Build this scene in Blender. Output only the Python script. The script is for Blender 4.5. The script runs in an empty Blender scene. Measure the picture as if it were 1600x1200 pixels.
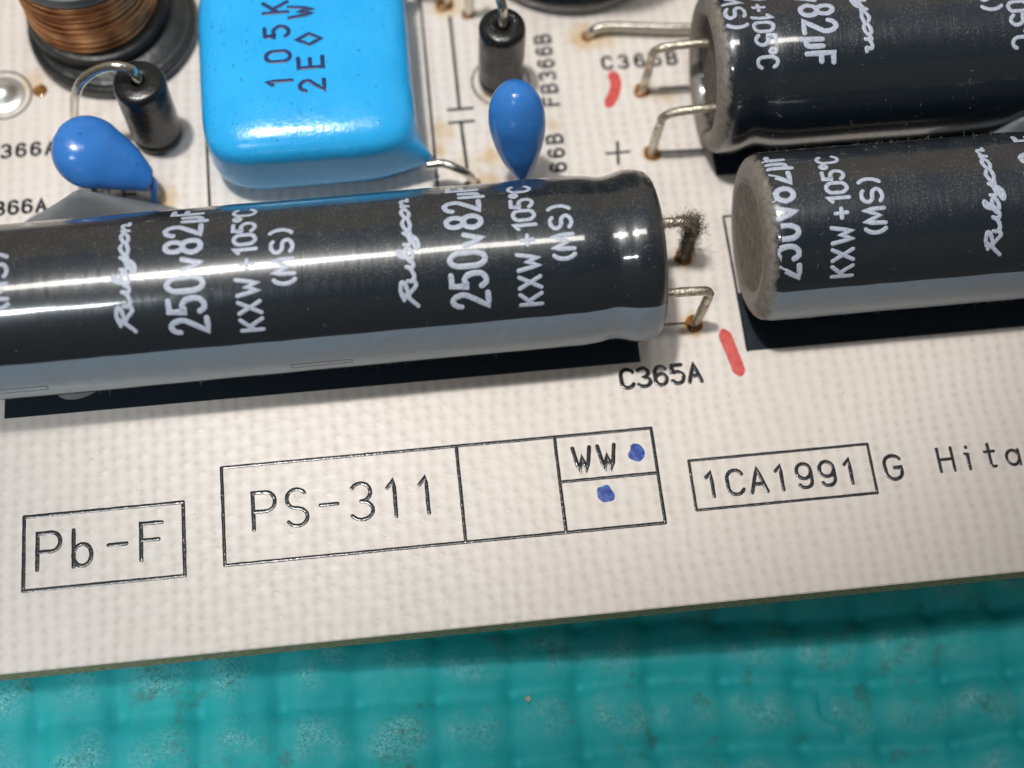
import bpy, math, random
from mathutils import Vector, Matrix, Euler, noise
random.seed(7)
S = bpy.context.scene
COL = S.collection
S.unit_settings.system = 'METRIC'
S.unit_settings.scale_length = 0.001            # one Blender unit is one millimetre
R = math.radians
# ------------------------------------------------------------------ camera
F = 2286.0
D = 111.0
cam_d = bpy.data.cameras.new("camera")
cam = bpy.data.objects.new("camera", cam_d)
COL.objects.link(cam)
cam.rotation_euler = Euler((R(21.86), R(-1.54), R(-6.15)), 'XYZ')
RM = cam.rotation_euler.to_matrix()
CAM = RM @ Vector((0, 0, D))
cam.location = CAM
cam_d.sensor_width = 36
cam_d.lens = F / 1600 * 36
cam_d.clip_start = 1
cam_d.clip_end = 10000
cam_d.dof.use_dof = True
cam_d.dof.focus_distance = 106.5
cam_d.dof.aperture_fstop = 0.017
S.camera = cam
# ------------------------------------------------------------------ world
W = bpy.data.worlds.new("World")
S.world = W
W.use_nodes = True
nt = W.node_tree
nt.nodes.clear()
wo = nt.nodes.new('ShaderNodeOutputWorld')
bg = nt.nodes.new('ShaderNodeBackground')
tc = nt.nodes.new('ShaderNodeTexCoord')
sp = nt.nodes.new('ShaderNodeSeparateXYZ')
cr = nt.nodes.new('ShaderNodeValToRGB')
nt.links.new(tc.outputs['Generated'], sp.inputs[0])
nt.links.new(sp.outputs['Z'], cr.inputs[0])
# the wall behind the board is lit, the side towards the viewer is dim
mr = nt.nodes.new('ShaderNodeMapRange'); mr.interpolation_type = 'SMOOTHSTEP'
nt.links.new(sp.outputs['Y'], mr.inputs[0])
mr.inputs[1].default_value = -0.35; mr.inputs[2].default_value = 0.4; mr.inputs[3].default_value = 0.42; mr.inputs[4].default_value = 1.0
mx = nt.nodes.new('ShaderNodeVectorMath'); mx.operation = 'SCALE'
nt.links.new(cr.outputs[0], mx.inputs[0]); nt.links.new(mr.outputs[0], mx.inputs['Scale'])
nt.links.new(mx.outputs[0], bg.inputs[0])
nt.links.new(bg.outputs[0], wo.inputs[0])
cr.color_ramp.elements[0].position = 0.0
cr.color_ramp.elements[0].color = (0.50, 0.43, 0.35, 1)
cr.color_ramp.elements[1].position = 0.72
cr.color_ramp.elements[1].color = (0.50, 0.51, 0.54, 1)
e = cr.color_ramp.elements.new(0.66)
e.color = (0.80, 0.70, 0.57, 1)
bg.inputs[1].default_value = 0.44
# ------------------------------------------------------------------ lamps (tube luminaires, plus two added spots)
def area(name, loc, target, sx, sy, power, col, spread=180, roll=0):
    l = bpy.data.lights.new(name, 'AREA')
    l.shape = 'RECTANGLE'; l.size = sx; l.size_y = sy
    l.energy = power; l.color = col; l.spread = R(spread)
    o = bpy.data.objects.new(name, l); COL.objects.link(o)
    z = (Vector(loc) - Vector(target)).normalized()
    x = Vector((1, 0, 0)); x = (x - z * x.dot(z)).normalized(); y = z.cross(x)
    o.matrix_world = Matrix.Translation(loc) @ Matrix((x, y, z)).transposed().to_4x4()
    return o
area("ceiling_tube_lamp", (-110, 130, 1500), (-110, 0, 0), 920, 170, 5.4e6, (1.0, 0.965, 0.915))
area("front_tube_lamp", (-158, -213, 430), (-40, 5, 0), 72, 14, 6.4e4, (0.92, 0.97, 1.0), spread=110)
sl = bpy.data.lights.new("added_front_spot", 'SPOT')  # added spot brightening the front left; its cone leaves the lower right dark
sl.energy = 4.8e6; sl.color = (0.89, 0.965, 1.0); sl.shadow_soft_size = 14; sl.spot_size = R(13.0); sl.spot_blend = 0.9
so_ = bpy.data.objects.new("added_front_spot", sl); COL.objects.link(so_)
so_.location = (-165, -215, 436)
st_ = bpy.data.lights.new("added_top_spot", 'SPOT')  # added overhead spot; its cone edge stands in for a shadow at lower right
st_.energy = 5.2e6; st_.color = (1.0, 0.975, 0.94); st_.shadow_soft_size = 12; st_.spot_size = R(16.4); st_.spot_blend = 0.5
to_ = bpy.data.objects.new("added_top_spot", st_); COL.objects.link(to_)
to_.location = (-75, 38, 430)
to_.rotation_euler = (Vector((6, 39, 0)) - Vector((-75, 38, 430))).to_track_quat('-Z', 'Y').to_euler()
so_.rotation_euler = (Vector((-58, -30, 0)) - Vector((-165, -215, 436))).to_track_quat('-Z', 'Y').to_euler()
S.view_settings.view_transform = 'Standard'
S.view_settings.look = 'None'
S.view_settings.exposure = 0
S.view_settings.gamma = 1

# ------------------------------------------------------------------ point helpers
def P(px, py, z=0.0):
    """point of the plane at height z that the photograph shows at px, py"""
    d = RM @ Vector(((px - 800) / F, (600 - py) / F, -1))
    return CAM + d * ((z - CAM.z) / d.z)

# ------------------------------------------------------------------ mesh helpers
def mesh(name, v, f, mats, parent=None, smooth=True, midx=None):
    me = bpy.data.meshes.new(name)
    me.from_pydata([tuple(p) for p in v], [], f)
    for m in (mats if isinstance(mats, (list, tuple)) else [mats]):
        me.materials.append(m)
    if smooth:
        me.polygons.foreach_set('use_smooth', [True] * len(f))
    if midx:
        me.polygons.foreach_set('material_index', midx)
    me.validate(); me.update()
    o = bpy.data.objects.new(name, me)
    COL.objects.link(o)
    if parent: o.parent = parent
    return o
def rel(v, root):
    return [Vector(p) - root.location for p in v]
def thing(name, label, cat, loc=(0, 0, 0), rz=0, group=None):
    o = bpy.data.objects.new(name, None); COL.objects.link(o)
    o.empty_display_size = 2
    o.location = loc; o.rotation_euler = (0, 0, rz)
    o['label'] = label; o['category'] = cat
    if group: o['group'] = group
    return o
def catmull(pts, n=6, closed=False):
    if len(pts) < 3: return [Vector(p) for p in pts]
    p = [Vector(q) for q in pts]
    out = []
    m = len(p)
    for i in range(m - 1 if not closed else m):
        p0 = p[i - 1] if (i > 0 or closed) else p[0] * 2 - p[1]
        p1 = p[i]; p2 = p[(i + 1) % m]
        p3 = p[(i + 2) % m] if (i + 2 < m or closed) else p[-1] * 2 - p[-2]
        for k in range(n):
            t = k / n
            out.append(0.5 * ((2 * p1) + (p2 - p0) * t + (2 * p0 - 5 * p1 + 4 * p2 - p3) * t * t + (3 * p1 - p0 - 3 * p2 + p3) * t ** 3))
    if not closed: out.append(p[-1])
    return out
def tube(pts, r, seg=14, smooth_path=True, n=8, rough=0.0):
    """verts, faces of a round wire"""
    path = catmull(pts, n) if smooth_path else [Vector(p) for p in pts]
    v, f = [], []
    t0 = (path[1] - path[0]).normalized()
    nrm = t0.orthogonal().normalized()
    for i, p in enumerate(path):
        t = (path[min(i + 1, len(path) - 1)] - path[max(i - 1, 0)]).normalized()
        nrm = (nrm - t * nrm.dot(t)).normalized()
        b = t.cross(nrm)
        rr = r if not callable(r) else r(i / (len(path) - 1))
        for k in range(seg):
            a = 2 * math.pi * k / seg
            q = rr * (1 + rough * noise.noise(p * 2.1 + Vector((k * .7, 0, 0))))
            v.append(p + nrm * math.cos(a) * q + b * math.sin(a) * q)
    for i in range(len(path) - 1):
        for k in range(seg):
            a = i * seg + k; b_ = i * seg + (k + 1) % seg
            f.append((a, b_, b_ + seg, a + seg))
    f.append(tuple(range(seg))[::-1]); f.append(tuple((len(path) - 1) * seg + k for k in range(seg)))
    return v, f
def lathe(profile, seg=64, axis='Z', centre=(0, 0, 0), wob=None):
    """profile: (height along axis, radius)"""
    v, f = [], []
    c = Vector(centre)
    for (h, r) in profile:
        for k in range(seg):
            a = 2 * math.pi * k / seg
            rr = r + (wob(h, a, r) if wob else 0)
            if axis == 'Z': v.append(c + Vector((rr * math.cos(a), rr * math.sin(a), h)))
            else: v.append(c + Vector((h, rr * math.cos(a), rr * math.sin(a))))
    for i in range(len(profile) - 1):
        for k in range(seg):
            a = i * seg + k; b = i * seg + (k + 1) % seg
            f.append((a, b, b + seg, a + seg) if axis == 'Z' else (a, a + seg, b + seg, b))
    return v, f
def box(x0, x1, y0, y1, z0, z1):
    v = [(x, y, z) for z in (z0, z1) for y in (y0, y1) for x in (x0, x1)]
    return v, [(0, 2, 3, 1), (4, 5, 7, 6), (0, 1, 5, 4), (2, 6, 7, 3), (0, 4, 6, 2), (1, 3, 7, 5)]
def dense(profile, step=0.25):
    out = []
    for (a, b) in zip(profile[:-1], profile[1:]):
        d = math.hypot(b[0] - a[0], b[1] - a[1]); n = max(1, int(d / step))
        for k in range(n): out.append((a[0] + (b[0] - a[0]) * k / n, a[1] + (b[1] - a[1]) * k / n))
    out.append(profile[-1]); return out
def smoothprof(pts, n=5):
    return [(p.x, p.y) for p in catmull([Vector((a, b, 0)) for a, b in pts], n)]

# ------------------------------------------------------------------ materials
def mat(name, col, rough=0.5, metal=0.0, spec=0.5, coat=0.0):
    m = bpy.data.materials.new(name); m.use_nodes = True
    b = m.node_tree.nodes['Principled BSDF']
    b.inputs['Base Color'].default_value = (*col, 1)
    b.inputs['Roughness'].default_value = rough
    b.inputs['Metallic'].default_value = metal
    b.inputs['Specular IOR Level'].default_value = spec
    b.inputs['Coat Weight'].default_value = coat
    return m
class NB:
    """short-hand for building node trees"""
    def __init__(s, m): s.t = m.node_tree; s.b = s.t.nodes['Principled BSDF']
    def n(s, typ, **k):
        x = s.t.nodes.new('ShaderNode' + typ)
        for a, b in k.items(): setattr(x, a, b)
        return x
    def l(s, a, b): s.t.links.new(a, b)
    def val(s, x, sock):
        if isinstance(x, (int, float)): sock.default_value = x
        elif isinstance(x, (tuple, list)): sock.default_value = x
        else: s.l(x, sock)
    def math(s, op, a, b=0.0, c=None, clamp=False):
        x = s.n('Math', operation=op, use_clamp=clamp)
        s.val(a, x.inputs[0]); s.val(b, x.inputs[1])
        if c is not None: s.val(c, x.inputs[2])
        return x.outputs[0]
    def noise(s, scale, detail=4, rough=0.55, vec=None, dist=0.0):
        x = s.n('TexNoise'); x.inputs['Scale'].default_value = scale; x.inputs['Detail'].default_value = detail
        x.inputs['Roughness'].default_value = rough; x.inputs['Distortion'].default_value = dist
        s.l(vec if vec is not None else s.obj(), x.inputs['Vector']); return x.outputs['Fac']
    def obj(s):
        if not hasattr(s, '_o'): s._o = s.n('TexCoord').outputs['Object']
        return s._o
    def ramp(s, fac, lo, hi):
        x = s.n('MapRange', clamp=True); s.val(fac, x.inputs[0])
        x.inputs[1].default_value = lo; x.inputs[2].default_value = hi; return x.outputs[0]
    def mix(s, fac, a, b):
        x = s.n('Mix', data_type='RGBA'); s.val(fac, x.inputs[0])
        s.val((*a, 1) if isinstance(a, tuple) else a, x.inputs[6]); s.val((*b, 1) if isinstance(b, tuple) else b, x.inputs[7]); return x.outputs[2]
    def bump(s, h, strength, dist=0.1, prev=None):
        x = s.n('Bump'); x.inputs['Strength'].default_value = strength; x.inputs['Distance'].default_value = dist
        s.l(h, x.inputs['Height'])
        if prev is not None: s.l(prev, x.inputs['Normal'])
        s.l(x.outputs[0], s.b.inputs['Normal']); return x.outputs[0]

# board with glass-cloth weave under a cream solder resist
m_board = mat("cream_board", (0.71, 0.655, 0.59), 0.3, spec=0.5)
n = NB(m_board)
sx = n.n('SeparateXYZ'); n.l(n.obj(), sx.inputs[0])
warp = n.noise(0.09, 3)
wx = n.math('ADD', n.math('MULTIPLY', sx.outputs[0], 2 * math.pi / 2.02), n.math('MULTIPLY', warp, 5.0))
wy = n.math('ADD', n.math('MULTIPLY', sx.outputs[1], 2 * math.pi / 1.75), n.math('MULTIPLY', n.noise(0.11, 3), 6.0))
cx = n.math('SINE', wx); cy = n.math('SINE', wy)
chk = n.math('MULTIPLY', cx, cy)                      # interlacing weave
c2 = n.math('SINE', n.math('MULTIPLY', wx, 2.0)); r2 = n.math('SINE', n.math('MULTIPLY', wy, 2.0))
strp = n.math('MULTIPLY_ADD', c2, 0.5, 0.5)
rowp = n.math('MULTIPLY_ADD', r2, 0.5, 0.5)
fac = n.math('MULTIPLY', n.math('POWER', strp, 1.3), n.math('MULTIPLY_ADD', n.math('POWER', rowp, 1.3), 0.48, 0.38))
fac = n.math('ADD', fac, n.math('MULTIPLY', n.ramp(chk, 0.3, 1.0), 0.10))
fac = n.math('MULTIPLY', fac, n.ramp(n.noise(0.35, 5, 0.7), 0.12, 0.70))
weave = n.mix(fac, (0.80, 0.748, 0.695), (0.585, 0.51, 0.455))
weave = n.mix(n.math('MULTIPLY', n.ramp(n.noise(3.0, 5), 0.58, 0.75), 0.45), weave, (0.86, 0.82, 0.77))
big = n.mix(n.math('MULTIPLY', n.ramp(n.noise(0.07, 4), 0.4, 0.75), 0.35), weave, (0.66, 0.60, 0.54))
col = big
STAINS = [(P(690, 205), 1.3, 0.55), (P(766, 245), 1.0, 0.7), (P(728, 255), 1.3, 0.3), (P(252, 312), 1.5, 0.8), (P(268, 205), 1.2, 0.6),
          (P(912, 58), 1.5, 0.8), (P(945, 60), 1.2, 0.5), (P(1040, 147), 1.2, 0.45), (P(1006, 142), 0.9, 0.8), (P(1020, 240), 0.9, 0.8), (P(697, 8), 1.4, 0.9), (P(180, 296), 1.3, 0.5), (P(864, 195), 0.7, 0.5), (P(1067, 402), 1.0, 0.8), (P(1083, 508), 1.15, 1.0), (P(50, 130), 1.5, 0.5), (P(685, 235), 0.8, 0.7), (P(765, 285), 1.2, 0.6), (P(760, 150), 1.0, 0.4), (P(206, 300), 1.2, 0.5)]
nz = n.noise(1.3, 5, 0.7)
for (p, r_, s_) in STAINS:
    vm = n.n('VectorMath', operation='DISTANCE'); n.l(n.obj(), vm.inputs[0]); vm.inputs[1].default_value = (p.x, p.y, 0)
    d_ = n.math('ADD', n.math('DIVIDE', vm.outputs['Value'], r_), n.math('MULTIPLY_ADD', nz, 1.6, -0.8))
    k_ = n.math('MULTIPLY', n.math('SUBTRACT', 1.0, n.ramp(d_, 0.35, 1.15)), s_ * 1.0)
    col = n.mix(k_, col, (0.60, 0.40, 0.16))
speck = n.ramp(n.noise(5.5, 2), 0.76, 0.80)
col = n.mix(n.math('MULTIPLY', speck, 0.6), col, (0.18, 0.14, 0.11))
n.l(col, n.b.inputs['Base Color'])
n.l(n.math('MULTIPLY_ADD', n.noise(0.8, 3), 0.25, 0.24), n.b.inputs['Roughness'])
hh = n.math('ADD', n.math('MULTIPLY', chk, 0.5), n.math('ADD', n.math('MULTIPLY', c2, 0.22), n.math('MULTIPLY', r2, 0.12)))
b1 = n.bump(hh, 0.25, 0.05)
dim = n.math('MULTIPLY', n.ramp(chk, 0.6, 1.0), n.ramp(n.noise(0.9, 3), 0.42, 0.6))   # small pits where strands cross
b2 = n.bump(dim, 0.25, 0.05, b1)
n.bump(n.noise(4.0, 4), 0.2, 0.05, b2)
n.b.inputs['Coat Weight'].default_value = 0.4; n.b.inputs['Coat Roughness'].default_value = 0.14
m_edge = mat("laminate_edge", (0.20, 0.155, 0.08), 0.8)
n = NB(m_edge)
n.l(n.mix(n.ramp(n.noise(2.2, 5), 0.35, 0.65), (0.50, 0.43, 0.26), (0.28, 0.23, 0.13)), n.b.inputs['Base Color'])
n.bump(n.noise(4, 4), 0.6, 0.2)
# printed ink
m_ink = mat("black_ink", (0.016, 0.018, 0.021), 0.16)
n = NB(m_ink)
wv = n.n('TexWave'); wv.wave_type = 'BANDS'; wv.bands_direction = 'DIAGONAL'; wv.inputs['Scale'].default_value = 1.5; wv.inputs['Distortion'].default_value = 2.5
n.l(n.obj(), wv.inputs['Vector'])
n.bump(n.noise(3.0, 3), 0.5, 0.06)
n.b.inputs['Coat Weight'].default_value = 0.5; n.b.inputs['Coat IOR'].default_value = 1.5; n.b.inputs['Coat Roughness'].default_value = 0.2
m_solid = mat("black_solid_ink", (0.010, 0.018, 0.028), 0.3)
n = NB(m_solid)
n.bump(n.noise(1.2, 3), 0.08, 0.05)
n.l(n.math('MULTIPLY_ADD', n.noise(0.7, 4), 0.2, 0.25), n.b.inputs['Roughness'])
# capacitor sleeve
def sleeve_mat(name, base, grey=0.0, lo=0.62, hi=0.95, endx=None):
    m = mat(name, base, 0.17, spec=0.5)
    n = NB(m)
    g = n.n('NewGeometry')
    sn = n.n('SeparateXYZ'); n.l(n.n('TexCoord').outputs['Normal'], sn.inputs[0])
    up = n.ramp(n.math('ADD', n.math('MULTIPLY', sn.outputs[2], 0.55), n.math('MULTIPLY', sn.outputs[1], 0.65)), 0.1, 0.95)
    axial = n.ramp(n.math('ADD', n.math('ABSOLUTE', sn.outputs[0]), n.math('MULTIPLY_ADD', n.noise(1.5, 5, 0.7), 0.3, -0.15)), lo, hi)
    so = n.n('SeparateXYZ'); n.l(n.obj(), so.inputs[0])
    fine = n.ramp(n.noise(7.0, 3, 0.7), 0.56, 0.74)
    veil = n.noise(0.5, 5, 0.65)
    dust = n.math('MULTIPLY', n.math('MULTIPLY', fine, n.math('MULTIPLY_ADD', up, 0.75, 0.14)), n.ramp(veil, 0.3, 0.62))
    film = n.math('MULTIPLY', n.math('MULTIPLY', up, n.ramp(veil, 0.25, 0.8)), 0.12)
    dust = n.math('ADD', dust, film)
    thick = n.math('MULTIPLY', axial, n.math('MULTIPLY_ADD', n.noise(2.5, 5, 0.7), 0.4, 0.7))
    if endx: thick = n.math('MAXIMUM', thick, n.math('MULTIPLY', n.ramp(n.math('ADD', n.math('MULTIPLY', so.outputs[0], -1.0), n.math('MULTIPLY_ADD', n.noise(1.8, 5, 0.7), 1.2, -0.6)), endx + .05, endx + .5), n.math('MULTIPLY_ADD', n.noise(2.5, 5, 0.7), 0.5, 0.62)))
    dust = n.math('MAXIMUM', dust, thick)
    sp_ = n.ramp(n.noise(4.2, 1), 0.79, 0.815)
    dust = n.math('MAXIMUM', dust, n.math('MULTIPLY', sp_, 0.8), clamp=True)
    c_ = n.mix(n.math('MINIMUM', dust, 0.95), base, n.mix(n.ramp(n.noise(2.2, 6, 0.75), 0.35, 0.65), (0.29, 0.26, 0.22), (0.14, 0.122, 0.10)))
    n.l(c_, n.b.inputs['Base Color'])
    n.l(n.math('MULTIPLY_ADD', dust, 0.4, 0.29 + grey * 0.12, clamp=True), n.b.inputs['Roughness'])
    n.b.inputs['Specular IOR Level'].default_value = 0.4
    n.b.inputs['Coat Weight'].default_value = 1.0 - 0.6 * grey; n.b.inputs['Coat IOR'].default_value = 1.75; n.l(n.math('MULTIPLY_ADD', dust, 0.7, 0.075 + grey * .2, clamp=True), n.b.inputs['Coat Roughness'])
    # length-wise shrink ripples
    mp = n.n('Mapping'); mp.inputs['Scale'].default_value = (1.6, 0.22, 0.22) if not grey else (0.9, 0.6, 0.6)
    n.l(n.obj(), mp.inputs[0])
    b_ = n.bump(n.noise(1.0, 3, 0.5, mp.outputs[0]), 0.16 + grey * 0.3, 0.25)
    n.bump(dust, 0.5, 0.08, b_)
    return m
m_sleeve = sleeve_mat("black_sleeve", (0.0050, 0.0115, 0.0190))
m_stripe = sleeve_mat("grey_stripe", (0.19, 0.25, 0.315), 1.0)
m_sleeve_d = sleeve_mat("black_sleeve_dusty_end", (0.0050, 0.0115, 0.0190), 0.0, 0.5, 0.8, 28.95)
m_stripe_d = sleeve_mat("grey_stripe_dusty_end", (0.19, 0.25, 0.315), 1.0, 0.5, 0.8, 28.95)
m_print = mat("pale_print", (0.46, 0.51, 0.60), 0.42)
n = NB(m_print)
n.l(n.mix(n.ramp(n.noise(6, 3), 0.45, 0.75), (0.46, 0.51, 0.62), (0.27, 0.31, 0.38)), n.b.inputs['Base Color'])
m_mark = mat("faint_mark", (0.10, 0.12, 0.13), 0.4)
def dusty(name, a, b, rough=0.9):
    m = mat(name, a, rough, spec=0.2); n = NB(m)
    n.l(n.mix(n.ramp(n.noise(1.6, 6, 0.7), 0.35, 0.68), a, b), n.b.inputs['Base Color'])
    n.bump(n.noise(5, 5, 0.7), 0.7, 0.2); return m
m_dustend = dusty("dusty_end", (0.29, 0.26, 0.22), (0.15, 0.13, 0.105))
m_rubber = dusty("dusty_rubber", (0.10, 0.09, 0.08), (0.25, 0.22, 0.18))
m_fuzz = mat("dust_fibre", (0.20, 0.17, 0.13), 0.9, spec=0.1)
m_lint = mat("pale_lint", (0.45, 0.43, 0.40), 0.8, spec=0.2)
# metals
m_tin = mat("tinned_wire", (0.66, 0.63, 0.55), 0.24, 1.0)
n = NB(m_tin)
n.bump(n.noise(2.5, 3), 0.35, 0.15)
m_oldtin = mat("dusty_wire", (0.42, 0.37, 0.28), 0.5, 0.75)
n = NB(m_oldtin)
k = n.ramp(n.noise(2.2, 5, 0.7), 0.45, 0.7)
n.l(n.mix(k, (0.62, 0.58, 0.48), (0.24, 0.19, 0.13)), n.b.inputs['Base Color'])
n.l(n.math('MULTIPLY_ADD', k, 0.5, 0.28), n.b.inputs['Roughness'])
n.l(n.math('MULTIPLY_ADD', k, -0.8, 0.95), n.b.inputs['Metallic'])
n.bump(n.noise(5, 4), 0.5, 0.15)
m_flux = mat("amber_flux", (0.27, 0.095, 0.018), 0.2, coat=0.5)
n = NB(m_flux)
n.l(n.mix(n.ramp(n.noise(1.8, 4), 0.35, 0.65), (0.36, 0.15, 0.03), (0.11, 0.035, 0.008)), n.b.inputs['Base Color'])
m_copper = mat("enamelled_copper", (0.60, 0.25, 0.09), 0.3, 0.85)
n = NB(m_copper)
n.l(n.mix(n.ramp(n.noise(0.5, 4), 0.35, 0.65), (0.86, 0.46, 0.22), (0.46, 0.19, 0.08)), n.b.inputs['Base Color'])
m_solder = mat("bright_solder", (0.74, 0.75, 0.73), 0.38, 0.85)
# plastics and coatings
def coated(name, c1, c2, rough, bumpy=0.15, specks=(0.02, 0.05, 0.12), spk=0.0):
    m = mat(name, c1, rough); n = NB(m)
    c_ = n.mix(n.ramp(n.noise(0.35, 4), 0.35, 0.7), c1, c2)
    if spk:
        mp = n.n('Mapping'); mp.inputs['Scale'].default_value = (1.0, 0.5, 1.0); n.l(n.obj(), mp.inputs[0])
        c_ = n.mix(n.math('MULTIPLY', n.ramp(n.noise(4.2, 2, 0.5, mp.outputs[0]), 0.67, 0.72), spk), c_, specks)
    n.l(c_, n.b.inputs['Base Color'])
    n.l(n.math('MULTIPLY_ADD', n.noise(1.5, 4), 0.2, rough - 0.1), n.b.inputs['Roughness'])
    n.bump(n.noise(0.9, 4), bumpy, 0.3); return m
m_sky = coated("bright_blue_epoxy", (0.024, 0.43, 0.92), (0.032, 0.47, 0.95), 0.22, 0.18, spk=0.5)
m_blue = coated("blue_ceramic_coating", (0.035, 0.19, 0.58), (0.045, 0.22, 0.64), 0.2, 0.12, spk=0.45)
m_navy = mat("navy_print", (0.012, 0.03, 0.13), 0.35)
m_brownprint = mat("brown_print", (0.10, 0.05, 0.05), 0.4)
m_tube = coated("black_heat_shrink", (0.009, 0.010, 0.011), (0.014, 0.014, 0.013), 0.26, 0.2)
m_ferrite = coated("grey_ferrite", (0.016, 0.019, 0.021), (0.032, 0.034, 0.034), 0.36, 0.35)
m_flange = coated("grey_flange", (0.12, 0.145, 0.155), (0.09, 0.11, 0.12), 0.45, 0.3)
m_glue = coated("grey_silicone", (0.19, 0.205, 0.215), (0.215, 0.23, 0.24), 0.6, 0.2)
m_red = mat("red_marker", (0.73, 0.125, 0.105), 0.35)
n = NB(m_red); n.l(n.mix(n.ramp(n.noise(1.2, 5), 0.3, 0.7), (0.70, 0.13, 0.11), (0.55, 0.06, 0.06)), n.b.inputs['Base Color']); n.bump(n.noise(2, 3), 0.2, 0.05)
m_pen = mat("blue_pen", (0.012, 0.05, 0.38), 0.35)
n = NB(m_pen); n.l(n.mix(n.ramp(n.noise(2.4, 4), 0.45, 0.62), (0.006, 0.02, 0.26), (0.02, 0.13, 0.48)), n.b.inputs['Base Color'])

# ------------------------------------------------------------------ stroke lettering
def arc(cx, cy, rx, ry, a0, a1, k=10):
    return [(cx + rx * math.cos(R(a0 + (a1 - a0) * i / k)), cy + ry * math.sin(R(a0 + (a1 - a0) * i / k))) for i in range(k + 1)]
G = {
 'P': [[(0, 0), (0, 1), (.36, 1)] + arc(.36, .74, .24, .26, 90, -90) + [(0, .48)]],
 'S': [arc(.3, .74, .27, .26, 35, 270, 14) + arc(.3, .24, .28, .24, 90, -150, 14)],
 '-': [[(.05, .5), (.52, .5)]],
 '3': [arc(.28, .75, .27, .25, 150, -90, 12), arc(.28, .25, .31, .25, 90, -150, 12)],
 '1': [[(.12, .8), (.32, 1), (.32, 0)]],
 'b': [[(.04, 1), (.04, 0)], arc(.27, .3, .24, .3, 180, -180, 18)],
 'F': [[(0, 0), (0, 1), (.55, 1)], [(0, .54), (.46, .54)]],
 'W': [[(0, 1), (.16, 0), (.31, .62), (.46, 0), (.62, 1)]],
 'C': [arc(.32, .68, .30, .32, 25, 180, 10) + arc(.32, .32, .30, .32, 180, 335, 10)],
 'A': [[(0, 0), (.3, 1), (.6, 0)], [(.12, .34), (.48, .34)]],
 '9': [arc(.3, .69, .27, .31, 0, 360, 18), [(.57, .69), (.57, .3)] + arc(.31, .27, .26, .27, 0, -150, 10)],
 '6': [arc(.3, .3, .28, .3, 0, 360, 18), [(.02, .32), (.03, .68)] + arc(.31, .72, .27, .28, 170, 30, 10)],
 '5': [[(.52, 1), (.08, 1), (.04, .56)] + arc(.28, .32, .3, .32, 120, -150, 14)],
 'G': [arc(.32, .68, .30, .32, 30, 180, 10) + arc(.32, .32, .28, .32, 180, 360, 10) + [(.60, .48), (.34, .48)]],
 'H': [[(0, 0), (0, 1)], [(.56, 0), (.56, 1)], [(0, .52), (.56, .52)]],
 'i': [[(.18, .68), (.28, .68), (.28, 0)], [(.28, .93), (.28, .98)]],
 't': [[(.26, 1), (.26, .14)] + arc(.38, .14, .12, .13, 180, 300, 6), [(.08, .68), (.46, .68)]],
 'a': [arc(.27, .32, .25, .32, 0, 360, 18), [(.52, .64), (.52, 0)]],
 'c': [arc(.3, .32, .27, .32, 40, 320, 14)],
 'h': [[(.04, 1), (.04, 0)], [(.04, .4)] + arc(.28, .4, .24, .25, 180, 0, 10) + [(.52, 0)]],
 'B': [[(0, 0), (0, 1), (.32, 1)] + arc(.32, .76, .22, .24, 90, -90) + [(0, .52)], [(.32, .52)] + arc(.34, .26, .26, .26, 90, -90) + [(0, 0)]],
 '2': [arc(.29, .7, .27, .3, 165, -20, 12) + [(.02, 0), (.58, 0)]],
 '0': [arc(.3, .7, .28, .3, 0, 180, 10) + arc(.3, .3, .28, .3, 180, 360, 10) + [(.58, .7)]],
 '8': [arc(.3, .75, .24, .25, 90, 450, 16), arc(.3, .26, .29, .26, 90, 450, 16)],
 'V': [[(.03, .72), (.27, 0), (.51, .72)]],
 'u': [[(.06, .7), (.02, -.2)], [(.05, .2)] + arc(.25, .18, .2, .18, 180, 360, 8) + [(.46, .7)]],
 'K': [[(0, 0), (0, 1)], [(.56, 1), (.02, .42)], [(.2, .6), (.58, 0)]],
 'X': [[(0, 0), (.56, 1)], [(0, 1), (.56, 0)]],
 '+': [[(.02, .45), (.5, .45)], [(.26, .18), (.26, .74)]],
 'd': [arc(.14, .82, .12, .16, 0, 360, 12)],
 '(': [arc(.42, .5, .32, .56, 120, 240, 10)],
 ')': [arc(.1, .5, .32, .56, 60, -60, 10)],
 'M': [[(0, 0), (.03, 1), (.3, .25), (.57, 1), (.6, 0)]],
 'E': [[(.55, 1), (0, 1), (0, 0), (.57, 0)], [(0, .52), (.48, .52)]],
 'T': [[(0, 1), (.6, 1)], [(.3, 1), (.3, 0)]],
 'D': [[(.0, .5), (.3, 1), (.6, .5), (.3, .0), (.0, .5)]],
}
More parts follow.
